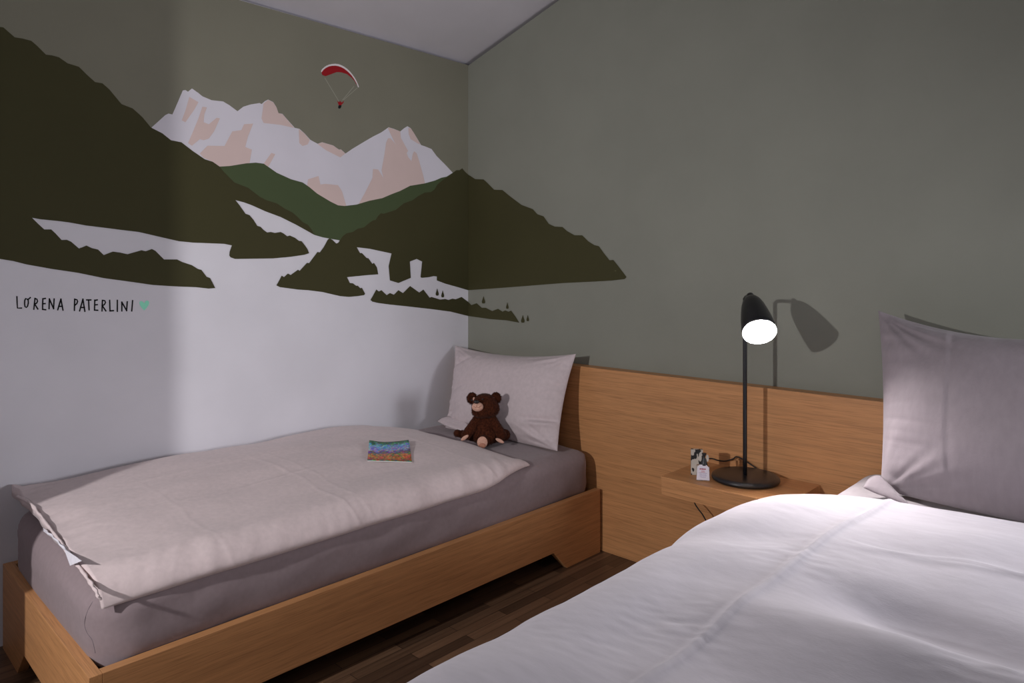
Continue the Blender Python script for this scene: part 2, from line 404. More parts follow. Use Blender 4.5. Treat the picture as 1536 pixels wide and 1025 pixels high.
def sub(o):
    o.parent = pg; o.matrix_parent_inverse = __import__('mathutils').Matrix.Translation(-Vector(onX(510, 130, XA)))
    return o
V, Fc = flat([('A', cp([(220, 272), (240, 240), (270, 213), (300, 192), (340, 175), (390, 164), (440, 160), (490, 166), (530, 180), (575, 203), (620, 235), (660, 272), (700, 320), (740, 375), (770, 430), (792, 480), (805, 518), (797, 527), (788, 520), (775, 485), (760, 450), (728, 395), (690, 340), (655, 302), (620, 270), (575, 235), (530, 212), (485, 197), (440, 190), (390, 192), (340, 202), (295, 225), (260, 252), (228, 295)]))], 2)
sub(mesh('wing_edge', V, Fc, M['cream']))
V, Fc = flat([('A', cp([(228, 295), (260, 252), (295, 225), (340, 202), (390, 192), (440, 190), (485, 197), (530, 212), (575, 235), (620, 270), (655, 302), (690, 340), (728, 395), (760, 450), (775, 485), (762, 475), (740, 432), (690, 375), (620, 320), (540, 295), (500, 290), (460, 290), (380, 320), (290, 352), (240, 335)]))], 2)
sub(mesh('wing', V, Fc, M['red']))
o = stroke_mesh('suspension_line', [cp([(280, 380), (490, 730)]), cp([(725, 510), (550, 720)]), cp([(775, 535), (570, 715)])], .8, 2, 'line'); sub(o)
V, Fc = flat([('A', cp([(467, 725), (485, 745), (500, 752), (505, 738), (522, 735), (530, 752), (545, 755), (565, 735), (573, 740), (560, 770), (540, 785), (535, 800), (495, 800), (485, 775)]))], 2)
sub(mesh('pilot_jacket', V, Fc, M['red']))
V, Fc = flat([('A', cp([(493, 798), (536, 798), (530, 830), (515, 850), (492, 850), (482, 830)]))], 3)
sub(mesh('pilot_trousers', V, Fc, M['ink']))

# ------------------------------------------------------------------ headboard and shelf
hb = from_bm('headboard', box_bm(XA+.004, 1.45, YH, YB-.001, .0, .843, .0015), M['oakX'])
tag(hb, 'long low oak headboard panel along the sage wall behind both beds', 'headboard')
sh = empty('bedside_shelf', (-1.205, 2.62, .44))
tag(sh, 'floating oak bedside shelf between the beds fixed to the headboard', 'shelf')
put(from_bm('shelf_top', box_bm(-1.445, -.965, 2.321, YH-.0005, .490, .512, .001), M['oakX']), sh)
put(from_bm('front_panel', box_bm(-1.443, -.967, 2.3225, 2.340, .443, .4895, .0008), M['oakX']), sh)
put(from_bm('side_panel', box_bm(-1.443, -1.425, 2.3405, YH-.0005, .443, .4895, .0006), M['oakY']), sh)
put(from_bm('side_panel', box_bm(-.985, -.967, 2.3405, YH-.0005, .443, .4895, .0006), M['oakY']), sh)

# ------------------------------------------------------------------ bed frames
def bed_frame(x0, x1, y0, y1, h, label, cut=True):
    t = empty('bed_frame', ((x0+x1)/2, y0, 0)); tag(t, label, 'bed frame')
    th = .030; nz = .09
    def outline(a, b, L):
        return [(a, 0), (a+L, 0), (a+L+nz, nz), (b-L-nz, nz), (b-L, 0), (b, 0), (b, h), (a, h)]
    for xa, xb in ((x1-th, x1), (x0, x0+th)):
        put(from_bm('side_rail', prism_bm(outline(y0+.0005+th, y1, .24), 'X', xa, xb, .0012), M['oakY']), t)
    put(from_bm('foot_panel', prism_bm(outline(x0, x1, .215), 'Y', y0, y0+th, .0012), M['oakX']), t)
    put(from_bm('mattress_base', box_bm(x0+th+.001, x1-th-.001, y0+th+.001, y1-.002, h-.07, h-.045), M['oakZ']), t)
    return t
bed_frame(-2.927, -1.947, .521, 2.610, .290, 'low oak single bed frame with notched rails standing against the mural wall')
bed_frame(-.840, .84, .521, 2.610, .290, 'wide low oak bed frame hidden below the big pale duvet')

# ------------------------------------------------------------------ mattresses
def mattress(name, x0, x1, y0, y1, z0, z1, m, label, r=.065, bulge=.012, seed=0, top=None):
    nx, ny, nz = int((x1-x0)/.016), int((y1-y0)/.016), 16
    c = Vector(((x0+x1)/2, (y0+y1)/2, (z0+z1)/2)); h = Vector(((x1-x0)/2, (y1-y0)/2, (z1-z0)/2))
    bm = bmesh.new(); idx = {}
    def vert(i, j, k):
        key = (i, j, k)
        if key in idx: return idx[key]
        p = Vector(((2*i/nx-1)*h.x, (2*j/ny-1)*h.y, (2*k/nz-1)*h.z))
        q = Vector([max(-(h[a]-r), min(h[a]-r, p[a])) for a in range(3)])
        R2 = .10
        d = p-q
        if d.length > 1e-9: p2 = q+d.normalized()*r
        else: p2 = p
        # round plan corners more
        qx, qy = max(-(h.x-R2), min(h.x-R2, p2.x)), max(-(h.y-R2), min(h.y-R2, p2.y))
        dx, dy = p2.x-qx, p2.y-qy; L = math.hypot(dx, dy)
        if abs(dx) > 0 and abs(dy) > 0 and L > R2: p2.x = qx+dx/L*R2; p2.y = qy+dy/L*R2
        side = min(1, max(0, (abs(p2.x)-(h.x-.09))/.09)); sidey = min(1, max(0, (abs(p2.y)-(h.y-.09))/.09))
        zz = p2.z/h.z
        b = bulge*(1-zz*zz)
        w = c+p2
        wr = .0035*N(w.y*5+seed, w.z*16, w.x*3)+.0022*abs(N(w.y*9+w.z*14, w.z*8-w.y*3, seed))
        p2.x += math.copysign(1, p2.x)*side*(b+wr*1.5)
        p2.y += math.copysign(1, p2.y)*sidey*(b+wr*1.5)
        if zz > .2:
            p2.z += (zz)*(.006*N(w.x*2.5, w.y*2.5, seed)+.0025*N(w.x*9, w.y*7, seed+3)) + (top(w.x, w.y) if top else 0)*zz
        v = bm.verts.new(c+p2); idx[key] = v; return v
    def quad(a, b, cc, d): bm.faces.new((vert(*a), vert(*b), vert(*cc), vert(*d)))
    for i in range(nx):
        for j in range(ny):
            quad((i, j, 0), (i, j+1, 0), (i+1, j+1, 0), (i+1, j, 0)); quad((i, j, nz), (i+1, j, nz), (i+1, j+1, nz), (i, j+1, nz))
    for i in range(nx):
        for k in range(nz):
            quad((i, 0, k), (i+1, 0, k), (i+1, 0, k+1), (i, 0, k+1)); quad((i, ny, k), (i, ny, k+1), (i+1, ny, k+1), (i+1, ny, k))
    for j in range(ny):
        for k in range(nz):
            quad((0, j, k), (0, j, k+1), (0, j+1, k+1), (0, j+1, k)); quad((nx, j, k), (nx, j+1, k), (nx, j+1, k+1), (nx, j, k+1))
    bvh = BVHTree.FromBMesh(bm)
    o = from_bm(name, bm, m, None, True); tag(o, label, 'mattress')
    return o, bvh
MT = .480
mL, bvhL = mattress('mattress', -2.905, -1.985, .552, 2.60, .2455, MT, M['sheet'], 'single mattress in a taupe fitted sheet, under the pink-grey duvet', seed=2,
                    top=lambda x, y: -.016*sstep(2.2, 2.6, y)*sstep(-2.4, -2.0, x)-.012*gz(y-.6, .12)*sstep(-2.5, -2.0, x))
mR, bvhR = mattress('mattress', -.805, .80, .555, 2.60, .2455, .612, M['sheetR'], 'thick double mattress in a pale fitted sheet, beside the bedside shelf', seed=9)

def seam(pxs, bvh, r, parent, m, name):
    pts = []
    for x, y in pxs:
        d = ray(x, y).normalized(); hit = bvh.ray_cast(CAM, d)
        if hit[0] is not None: pts.append(hit[0]+hit[1]*.0004)
    if len(pts) > 1:
        o = from_bm(name, tube_bm(catmull(pts, 8), r, 6), m, parent, True); return o
seam([(155, 888), (146, 895), (136, 908), (129, 924), (127, 938), (131, 950), (138, 960), (141, 970), (143, 980)], bvhL, .0008, mL, M['thread'], 'corner_seam')

# ------------------------------------------------------------------ duvets
def make_duvet(name, base, thick, nu, nv, m, label, lift=lambda u, v: 0):
    """base(u,v)->point on the support, thick(u,v)->loft above it; u,v in 0..1; closed skin"""
    B = [[None]*(nv+1) for _ in range(nu+1)]
    for i in range(nu+1):
        for j in range(nv+1): B[i][j] = base(i/nu, j/nv)
    verts, faces = [], []
    def nrm(i, j):
        a = B[min(i+1, nu)][j]-B[max(i-1, 0)][j]; b = B[i][min(j+1, nv)]-B[i][max(j-1, 0)]
        return a.cross(b).normalized()
    for i in range(nu+1):
        for j in range(nv+1):
            verts.append(B[i][j]+nrm(i, j)*thick(i/nu, j/nv))
    off = len(verts)
    for i in range(nu+1):
        for j in range(nv+1): verts.append(B[i][j]+nrm(i, j)*(.0015+lift(i/nu, j/nv)))
    def a(i, j): return i*(nv+1)+j
    for i in range(nu):
        for j in range(nv):
            faces.append((a(i, j), a(i+1, j), a(i+1, j+1), a(i, j+1)))
            faces.append((off+a(i, j), off+a(i, j+1), off+a(i+1, j+1), off+a(i+1, j)))
    for i in range(nu):
        faces.append((a(i, 0), off+a(i, 0), off+a(i+1, 0), a(i+1, 0)))
        faces.append((a(i, nv), a(i+1, nv), off+a(i+1, nv), off+a(i, nv)))
    for j in range(nv):
        faces.append((a(0, j), a(0, j+1), off+a(0, j+1), off+a(0, j)))
        faces.append((a(nu, j), off+a(nu, j), off+a(nu, j+1), a(nu, j+1)))
    o = mesh(name, verts, faces, m, None, True)
    bm = bmesh.new(); bm.from_mesh(o.data); bmesh.ops.recalc_face_normals(bm, faces=bm.faces); bm.to_mesh(o.data)
    bvh = BVHTree.FromBMesh(bm); bm.free()
    tag(o, label, 'duvet')
    return o, bvh

# left duvet: X from the wall to the near edge, rolling over the mattress edge
def baseL(u, v):
    s = u*(.968-.048*sstep(.80, 1.0, v))
    yh = interp([(0, 2.06), (.35, 2.165), (.62, 2.185), (.85, 2.17), (.93, 2.165), (1, 2.19)], u)
    yf = .546+.006*N(u*7, 3)+.014*sstep(.9, 1, u)-.004*math.sin(u*46)*.5
    y = yf+(yh-yf)*v
    y += .006*N(u*5, 9, 1)*v
    # cross section
    flatL = .875
    R = .062
    z = MT+.011
    x = -2.925
    if s < flatL: x += s
    else:
        ang = min((s-flatL)/R, 1.25); x += flatL+R*math.sin(ang); z -= R*(1-math.cos(ang))
        rem = (s-flatL)-ang*R
        x += rem*math.cos(1.25); z -= rem*math.sin(1.25)
    x += .006*N(v*9, 4)*sstep(.85, 1, u)
    z += .008*math.exp(-((y-.546)/.10)**2)*0
    z -= .010*sstep(1.9, 2.3, y)*sstep(.5, 1, u)
    return Vector((x, y, z))
def rim(t, w, p=.5):
    t = max(0, min(1, t/w)); return (1-(1-t)**2)**p
def thickL(u, v):
    x = -2.925+u; y = .546+1.62*v
    base = interp([(0, .040), (.05, .068), (.2, .072), (.4, .066), (.6, .052), (.8, .037), (.9, .036), (1, .034)], u)
    # puff
    base += .010*N(x*3.1, y*2.4, 5)+.006*N(x*7, y*5, 6)
    base += .010*gz(y-1.45, .6)*gz(x+2.4, .5)
    w = .84+.16*rim(v*1.62, .25)
    w2 = rim((1-v)*1.62, .10)*(.15+.85*rim((1-v)*1.62, .40))
    wn = rim((1-u), .022)
    wf = .35+.65*rim(u, .06)
    t = .010+(base-.010)*w*w2*wn*wf
    # pressed fold lines
    for fx, a in ((-2.34, .0018), (-2.62, .0012)):
        t += a*gz(x-fx-.006*N(y*3, 1), .006)*sstep(.7, .9, y)
    for fy, a in ((1.28, .0016), (1.34, .0012), (1.92, .0015), (.86, .0010)):
        t += a*gz(y-fy-.03*(x+2.4)-.008*N(x*4, 2), .006)*sstep(-2.8, -2.6, x)
    # short gathers around foot and near rim
    e = sstep(.18, 0, v*1.62)
    t += .0045*e*N(x*34+2*N(y*9, x*3), y*6, 2)
    e = sstep(.22, .02, 1-u)
    t += .0045*e*(N(y*22+1.5*x*9, x*8, 3))*(.5+.5*N(y*3, 0, 8)+.3)
    t += .0022*abs(N((x*9+y*2)*1.4, (y*5-x*3)*1.2, 4))
    ef = interp([(0, .066), (.3, .065), (.52, .047), (.75, .039), (.86, .033), (.94, .021), (1, .012)], u)+.003*N(u*20, 3, 3)
    g = gz(v*1.62, .06)
    return max(t*(1-g)+g*max(ef, t*.5), .006)
dL, bvhDL = make_duvet('duvet', baseL, thickL, 170, 250, M['duvetL'], 'pink-grey single duvet spread flat on the mattress by the mural, booklet on top',
    lift=lambda u, v: gz(v*1.62, .11)*interp([(0, .026), (.3, .034), (.55, .016), (.8, .010), (.9, .003), (1, 0)], u))

# the white flap and inner layer that hang from the open foot end
def strip(name, pts, w, th, m, parent, wob=.003, seed=0):
    """ribbon through pts, w gives the hanging vector, closed thickness"""
    pts = catmull(pts, 10); V = []; n = len(pts); K = 6
    for i, p in enumerate(pts):
        for k in range(K+1):
            f = k/K
            q = p+w*f+Vector((0, -1, 0))*(wob*math.sin(f*3.0)+wob*1.2*N(i*.35, f*2, seed))
            V.append(q)
    V2 = [v+Vector((0, th, 0)) for v in V]; off = len(V); Fc = []
    a = lambda i, k: i*(K+1)+k
    for i in range(n-1):
        for k in range(K):
            Fc.append((a(i, k), a(i+1, k), a(i+1, k+1), a(i, k+1))); Fc.append((off+a(i, k), off+a(i, k+1), off+a(i+1, k+1), off+a(i+1, k)))
    for i in range(n-1):
        Fc.append((a(i, 0), off+a(i, 0), off+a(i+1, 0), a(i+1, 0))); Fc.append((a(i, K), a(i+1, K), off+a(i+1, K), off+a(i, K)))
    for k in range(K):
        Fc.append((a(0, k), a(0, k+1), off+a(0, k+1), off+a(0, k))); Fc.append((a(n-1, k), off+a(n-1, k), off+a(n-1, k+1), a(n-1, k+1)))
    return mesh(name, V+V2, Fc, m, parent, True)
YFo = .538
s1 = strip('inner_hem', [onY(26, 743, YFo), onY(45, 754, YFo), onY(66, 780, YFo), onY(92, 814, YFo), onY(118, 849, YFo), onY(136, 874, YFo), onY(148, 894, YFo)], Vector((.002, .004, -.012)), .004, M['duvetL'], dL, .004, 3)
s2 = strip('foot_flap', [onY(64, 793, YFo-.002), onY(76, 802, YFo-.004), onY(92, 818, YFo-.005), onY(106, 832, YFo-.005)], Vector((.0, .008, -.014)), .003, M['tagwhite'], dL, .003, 6)
s2['label'] = 'white cotton strip'
cl = [onY(96, 824, YFo-.009), onY(114, 836, YFo-.008), onY(122, 842, YFo-.008), onY(105, 849, YFo-.012)]
V = cl+[c+Vector((0, .0015, 0)) for c in cl]
o = mesh('care_label', V, [(0, 1, 2, 3), (7, 6, 5, 4), (0, 4, 5, 1), (1, 5, 6, 2), (2, 6, 7, 3), (3, 7, 4, 0)], M['tagwhite'], dL); o['label'] = 'small white care label'

# right duvet
ZR = .616
def baseR(u, v):
    # u from hanging left side (0) over the bed to the far right (1)
    L = 2.30
    s = u*L
    hang = .30; R = .10; arc = R*PI/2
    xe = -.815                     # where the flat starts
    if s < hang: x = xe-R; z = ZR-R-(hang-s)
    elif s < hang+arc:
        a = (s-hang)/R; x = xe-R*math.cos(a); z = ZR-R+R*math.sin(a)
    else: x = xe+(s-hang-arc); z = ZR
    xx = s-hang-arc
    yh = 2.17+.05*sstep(.25, .6, xx)-.21*sstep(.30, -.16, xx)**1.5+.02*N(s*3, 4)
    yf = .47
    y = yf+(yh-yf)*v
    return Vector((x, y, z))
def thickR(u, v):
    s = u*2.30; x = -.815+(s-.457); y = .47+1.71*v
    flatf = sstep(.22, .55, s)
    base = .022+.030*flatf
    base += flatf*(.012*N(x*2.2, y*2.0, 11)+.008*N(x*4.5, y*4.2, 12))
    # big soft forms read off the cloth
    base += .016*gz(x+.80, .10)*flatf*(.3+gz(y-1.86, .22)+.8*gz(y-1.30, .22))
    base -= .008*gz(y-1.60, .07)*gz(x+.80, .16)
    base += .016*gz(y-(1.80+.1*(x+.6)), .14)*gz(x+.3, .4)
    base -= .028*gz(y-(1.40-.15*(x+.35)), .07)*sstep(-.62, -.40, x)
    base += .030*gz(y-(1.23-.10*(x+.35)), .08)*sstep(-.75, -.40, x)
    base -= .012*gz(y-1.02, .08)*gz(x+.4, .2)
    base -= .012*gz(x+.70+.1*(y-1.1), .06)*gz(y-1.12, .2)
    # long stitched seam and pressed folds
    sx = -.598+.012*N(y*2.2, 5)-.03*sstep(1.9, 1.5, y)*0
    k = .4+.6*sstep(.75, 1.0, y)
    base += .0085*gz(x-sx, .009)*k
    base += .004*gz(y-(1.70+.03*N(x*5, 3)), .006)*sstep(-.60, -.5, x)
    base += .003*gz(y-(1.66+.12*(x+.6)), .012)*sstep(-.60, -.5, x)*sstep(-.1, -.3, x)
    # fine drawn creases near the seam
    for cy, cx, a in ((1.13, -.66, .004), (1.55, -.62, .003), (.97, -.72, .003), (1.26, -.20, .006)):
        g = gz(math.hypot(x-cx, (y-cy)), .10)
        base += a*g*N((x-cx)*14+(y-cy)*30, (y-cy)*52-(x-cx)*18, 6)*.8
    base += .0040*abs(N(x*2+y*2.4, y*3.2-x*1.6, 15))-.003*abs(N(x*4-y*3, y*3+x*5, 17))*flatf
    base += .0008*N(x*10, y*18, 18)+.007*flatf*N(x*6+y*1.5, y*4.5-x, 31)*sstep(2.0, 1.6, y)
    w = rim((1-v)*1.69, .035)*(.30+.70*rim((1-v)*1.69, .20))
    w1 = rim(v*1.69, .05)
    wn = rim(u, .02)*rim(1-u, .02)
    return max(.008, .008+(base-.008)*w*w1*wn)
dR, bvhDR = make_duvet('duvet', baseR, thickR, 260, 230, M['duvetR'], 'large pale lilac duvet over the wide bed in the foreground')

# ------------------------------------------------------------------ pillows
def pillow(name, c00, c10, c11, c01, T, m, label, front, pinch=.05, seed=0, n=90, crease=None, flaps=()):
    """corners: bottom-left, bottom-right, top-right, top-left in world space; front = unit-ish facing vector"""
    c00, c10, c11, c01 = map(Vector, (c00, c10, c11, c01)); front = Vector(front).normalized()
    verts, faces = [], []
    def pos(i, j, side):
        u, v = 2*i/n-1, 2*j/n-1
        # concave edges
        pu, pv = pinch[0], (pinch[1] if v > 0 else pinch[2])
        uu = u*(1-pu*(1-v*v)*abs(u)**1.5); vv = v*(1-pv*(1-u*u)*abs(v)**1.5)
        a, b = (uu+1)/2, (vv+1)/2
        p = c00*(1-a)*(1-b)+c10*a*(1-b)+c11*a*b+c01*(1-a)*b
        eu, ev = 1-abs(u), 1-abs(v)
        prof = ((1-u**4)*(1-v**4))**.62*((1-u*u)*(1-v*v))**.22 if eu > 0 and ev > 0 else 0
        t = T*prof
        if side > 0:
            # folds that radiate from the corners and run in from the rims
            cr = 0
            for sx in (-1, 1):
                for sy in (-1, 1):
                    du, dv = (u-sx), (v-sy); r = math.hypot(du, dv); an = math.atan2(dv, du)
                    cr += .0095*gz(r-.35, .30)*N(an*5.5, r*1.2, seed+sx*3+sy*7)
            cr += .006*sstep(.45, .05, ev)*N(u*9, v*2, seed+20)*min(1, ev/.04)
            cr += .006*sstep(.45, .05, eu)*N(u*2, v*9, seed+30)*min(1, eu/.04)
            cr += .004*N(u*2.3, v*2.3, seed+40)
            if crease: cr += crease(u, v)
            t += cr*min(1, min(eu, ev)/.05)*1.0
        t = max(t, 0)+.0018
        return p+front*(t if side > 0 else -t*.8)
    for side in (1, -1):
        for i in range(n+1):
            for j in range(n+1): verts.append(pos(i, j, side))
    off = (n+1)**2; a = lambda i, j: i*(n+1)+j
    for i in range(n):
        for j in range(n):
            faces.append((a(i, j), a(i+1, j), a(i+1, j+1), a(i, j+1))); faces.append((off+a(i, j), off+a(i, j+1), off+a(i+1, j+1), off+a(i+1, j)))
    for i in range(n):
        faces.append((a(i, 0), off+a(i, 0), off+a(i+1, 0), a(i+1, 0))); faces.append((a(i, n), a(i+1, n), off+a(i+1, n), off+a(i, n)))
        faces.append((a(0, i), a(0, i+1), off+a(0, i+1), off+a(0, i))); faces.append((a(n, i), off+a(n, i), off+a(n, i+1), a(n, i+1)))
    o = mesh(name, verts, faces, m, None, True)
    bm = bmesh.new(); bm.from_mesh(o.data); bmesh.ops.recalc_face_normals(bm, faces=bm.faces); bm.to_mesh(o.data)
    bvh = BVHTree.FromBMesh(bm); bm.free()
    tag(o, label, 'pillow')
    return o, bvh
def creaseL(u, v):
    c = .014*gz(v+.62-.25*(u-.6), .05)*gz(u-.80, .22)-.018*gz(v+.50-.2*(u-.6), .05)*gz(u-.82, .22)   # tuck near the lower right corner
    c += .007*gz(v+.80+.1*u, .05)*gz(u-.55, .25)
    c += .004*gz(u+.22-.05*v, .012)*sstep(-.2, .5, v)*0
    c -= .012*gz(v-.55-.6*(u+.8), .06)*gz(u+.78, .2)
    c -= .011*gz(v+.05-.5*(u+.7), .07)*gz(u+.75, .25)
    return c
pL, bvhPL = pillow('pillow', tuple(onY(668, 643, 2.40)), (-2.045, 2.42, .484), (-2.062, 2.575, .908), (-2.925, 2.585, .885), .100, M['pillL'],
       'mauve-grey pillow leaning on the headboard behind the teddy bear', (.0, -.92, .38), (.05, .15, .02), seed=1, crease=creaseL)
def creaseR(u, v):
    s = -.50+.03*v+.01*math.sin(v*4)
    c = .0016*gz(u-s, .016)-.0012*gz(u-s-.035, .022)
    for vv, a in ((.04, .0028), (-.10, .0024), (-.24, .0036), (-.36, .0022), (-.47, .003)):
        c -= a*gz(v-vv-.12*(u+1)*(1 if vv > -.2 else -1), .028)*sstep(-.50, -.90, u)
    c += .005*gz(v+.75-.5*(u+.8), .09)*gz(u+.8, .2)
    return c
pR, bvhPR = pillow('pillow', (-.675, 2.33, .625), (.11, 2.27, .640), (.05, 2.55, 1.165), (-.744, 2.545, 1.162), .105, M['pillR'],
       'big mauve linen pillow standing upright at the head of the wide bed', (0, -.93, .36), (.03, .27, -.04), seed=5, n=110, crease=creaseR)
# folded corner flap of the right pillow
def flap(name, poly, th, m, parent, wave=.004):
    """small folded cloth lobe through world points (fan around centre) with puffed middle"""
    c = sum(poly, Vector())/len(poly); bm = bmesh.new()
    nrm = (poly[1]-poly[0]).cross(poly[2]-poly[0]).normalized()
    if nrm.y > 0: nrm = -nrm
    rings = []
    P2 = catmull(poly+[poly[0]], 6)[:-1]
    for f, h in ((1, 0), (.85, .55), (.55, .9), (.25, 1)):
        rings.append([bm.verts.new(c+(p-c)*f+nrm*th*h) for p in P2])
    cc = bm.verts.new(c+nrm*th); back = bm.verts.new(c-nrm*th*.3); n = len(P2)
    for A, B in zip(rings[:-1], rings[1:]):
        for i in range(n): bm.faces.new((A[i], A[(i+1) % n], B[(i+1) % n], B[i]))
    for i in range(n):
        bm.faces.new((rings[-1][i], rings[-1][(i+1) % n], cc)); bm.faces.new((rings[0][(i+1) % n], rings[0][i], back))
    return from_bm(name, bm, m, parent, True)
flap('folded_corner', [onY(1294, 731, 2.27), onY(1303, 718, 2.30), onY(1318, 713, 2.33), onY(1335, 728, 2.30), onY(1352, 745, 2.27), onY(1366, 760, 2.24), onY(1340, 750, 2.25), onY(1312, 740, 2.26)], .012, M['pillR'], pR)
flap('folded_corner', [onY(655, 632, 2.36), onY(663, 627, 2.38), onY(676, 625, 2.40), onY(700, 634, 2.38), onY(708, 650, 2.33), onY(690, 647, 2.32), onY(670, 640, 2.33)], .012, M['pillL'], pL)
# seam along the right side of the left pillow
def edge_seam(pxs, bvh, name, parent, m, r):
    return seam(pxs, bvh, r, parent, m, name)

# ------------------------------------------------------------------ table lamp
lamp = empty('table_lamp', (-1.189, 2.492, .512))
tag(lamp, 'slim black table lamp switched on, standing on the oak bedside shelf', 'lamp')
bx, by = -1.190, 2.497
put(from_bm('base', lathe_bm([(0, .5125), (.112, .5125), (.119, .5145), (.1225, .520), (.1215, .527), (.116, .5315), (.105, .5335), (.05, .5345), (0, .535)], 72, (bx, by, 0)), M['black'], None, True), lamp)
px_, py_ = -1.189, 2.492
zt = 1.198
put(from_bm('pole', tube_bm([Vector((px_, py_, z)) for z in (.5335, .6, .9, 1.1, zt-.004)], .0077, 20), M['black'], None, True), lamp)
J = Vector((-1.129, 2.411, 1.200)); Cc = Vector((-1.0455, 2.300, 1.087)); ax = (Cc-J).normalized()
put(from_bm('arm', tube_bm(catmull([Vector((px_, py_, zt-.014)), Vector((px_+.004, py_-.006, zt-.002)), Vector((px_+.02, py_-.026, zt+.003)), J+Vector((-.01, .014, .003)), J+ax*.008], 8), .0062, 14), M['black'], None, True), lamp)
put(from_bm('joint', lathe_bm([(0, -.016), (.010, -.016), (.0125, -.013), (.0125, .006), (.010, .010), (0, .010)], 24, J, ax), M['black'], None, True), lamp)
Ls = (Cc-J).length
outer = [(0.0, .004), (.014, .005), (.024, .011), (.033, .028), (.0405, .052), (.047, .085), (.0525, .120), (.0565, Ls-.02), (.0575, Ls)]
inner = [(.0560, Ls), (.0550, Ls-.02), (.0508, .120), (.0453, .085), (.0388, .053), (.031, .030), (.022, .0145), (.012, .009), (0, .008)]
put(from_bm('shade', lathe_bm(outer+[inner[0]], 72, J, ax), M['black'], None, True), lamp)
o = put(from_bm('reflector', lathe_bm(inner, 72, J, ax), M['inner'], None, True), lamp); o['label'] = 'white inside of the shade'
o = put(from_bm('bulb', lathe_bm([(.010, Ls-.108), (.018, Ls-.098), (.031, Ls-.080), (.038, Ls-.066), (.0395, Ls-.057), (.036, Ls-.048), (.025, Ls-.041), (0, Ls-.038)], 48, J, ax), M['led'], None, True), lamp)
o['label'] = 'glowing white bulb'
cab = [Vector((px_, py_+.10, .540)), Vector((px_-.01, py_+.117, .548))]
pts = [Vector((bx-.01, by+.118, .530)), onY(1108, 686, 2.615), onY(1099, 689, 2.615), onY(1088, 692, 2.617), onY(1077, 691, 2.618), onY(1066, 688, 2.619), onY(1050, 690, 2.617)]
put(from_bm('power_cord', tube_bm(catmull(pts, 8), .0026, 8), M['cable'], None, True), lamp)
pts = [onY(1038, 745, 2.60), onY(1043, 757, 2.56), onY(1049, 766, 2.55), onY(1056, 776, 2.55), onY(1075, 812, 2.56), onY(1090, 850, 2.58)]
put(from_bm('power_cord', tube_bm(catmull(pts, 8), .0026, 8), M['cable'], None, True), lamp)

# ------------------------------------------------------------------ small things on the shelf
ZS = .512
def facing(px, py, Z):
    p = onZ(px, py, Z); f = Vector((-p.x, -p.y, 0)).normalized(); r = Vector((-f.y, f.x, 0)); return p, f, r
def cow_mat():
    m = mat('cream_card_black_patches', (.6, .55, .48), .5)
    n, l, b = nodes(m)
    v = texco(m, (1, 1, .55)); cr = vary(m, v, 62, (.02, .02, .02), (.60, .55, .48), 1, .44, .47)
    return m
M['cow'] = cow_mat()
M['paper'] = mat('white_label_paper', (.80, .77, .86), .6)
M['txtred'] = mat('label_red_print', (.55, .08, .12), .6)
M['txtblue'] = mat('label_violet_print', (.30, .27, .45), .6)
M['blackplastic'] = mat('black_plastic', (.02, .022, .025), .35)
M['beige'] = mat('beige_card', (.60, .55, .48), .6)
gl = mat('clear_plastic', (.95, .95, .97), .05); gl.node_tree.nodes['Principled BSDF'].inputs['Transmission Weight'].default_value = 1.0
gl.node_tree.nodes['Principled BSDF'].inputs['IOR'].default_value = 1.3
M['clear'] = gl
# tall patterned box behind
p, f, r = facing(1045.5, 713, ZS+.001)
f = (f+Vector((.10, 0, 0))).normalized(); r = Vector((-f.y, f.x, 0))
ZV = Vector((0, 0, 1))
def obox(name, p, r, f, w, d, h, m, bev=.0006, z0=0, sh=0):
    bm = box_bm(-w/2, w/2, -d, 0, z0, z0+h, bev)
    for v in bm.verts: v.co = p+r*v.co.x+f*(v.co.y)+ZV*v.co.z
    return from_bm(name, bm, m)
bx1 = obox('amenity_box', p, r, f, .044, .018, .097, M['cow'])
tag(bx1, 'small upright cream box with black patches behind the little bottle on the shelf', 'box')
# little bottle: clear foot, white label, flared black pump neck
p, f, r = facing(1054.5, 722, ZS+.001)
bt = empty('toiletry_bottle', p); tag(bt, 'tiny clear bottle with white printed label and black neck on the oak shelf', 'bottle')
def rel(name, bm, m, smooth=False):
    for v in bm.verts: v.co = p+r*v.co.x+f*v.co.y+ZV*v.co.z
    o = from_bm(name, bm, m, None, smooth); put(o, bt); return o
rel('body', box_bm(-.0235, .0235, -.018, 0, 0, .0575, .004, 3), M['clear'])
def card(pts, y):
    bm = bmesh.new(); a = [bm.verts.new((x, y, z)) for x, z in pts]; b = [bm.verts.new((x, y-.0006, z)) for x, z in pts]
    bm.faces.new(a); bm.faces.new(b[::-1]); n = len(pts)
    for i in range(n): bm.faces.new((a[i], a[(i+1) % n], b[(i+1) % n], b[i]))
    return bm
rel('label_card', card([(-.0235, .004), (.0235, .004), (.0215, .052), (.012, .061), (-.012, .061), (-.0205, .052)], .0014), M['paper'])['label'] = 'white label'
tb = bmesh.new()
def txt(rows, y=.0021):
    bm = bmesh.new()
    for z, segs, h in rows:
        for a, b in segs:
            vs = [bm.verts.new(c) for c in ((a, y, z), (b, y, z), (b, y, z+h), (a, y, z+h))]; bm.faces.new(vs)
    return bm
rel('red_print', txt([(.043, [(-.012, -.009), (-.008, -.005), (-.004, .001), (.002, .005), (.006, .010)], .004), (.037, [(-.006, .006)], .0016), (.033, [(-.008, .008)], .0012)]), M['txtred'])
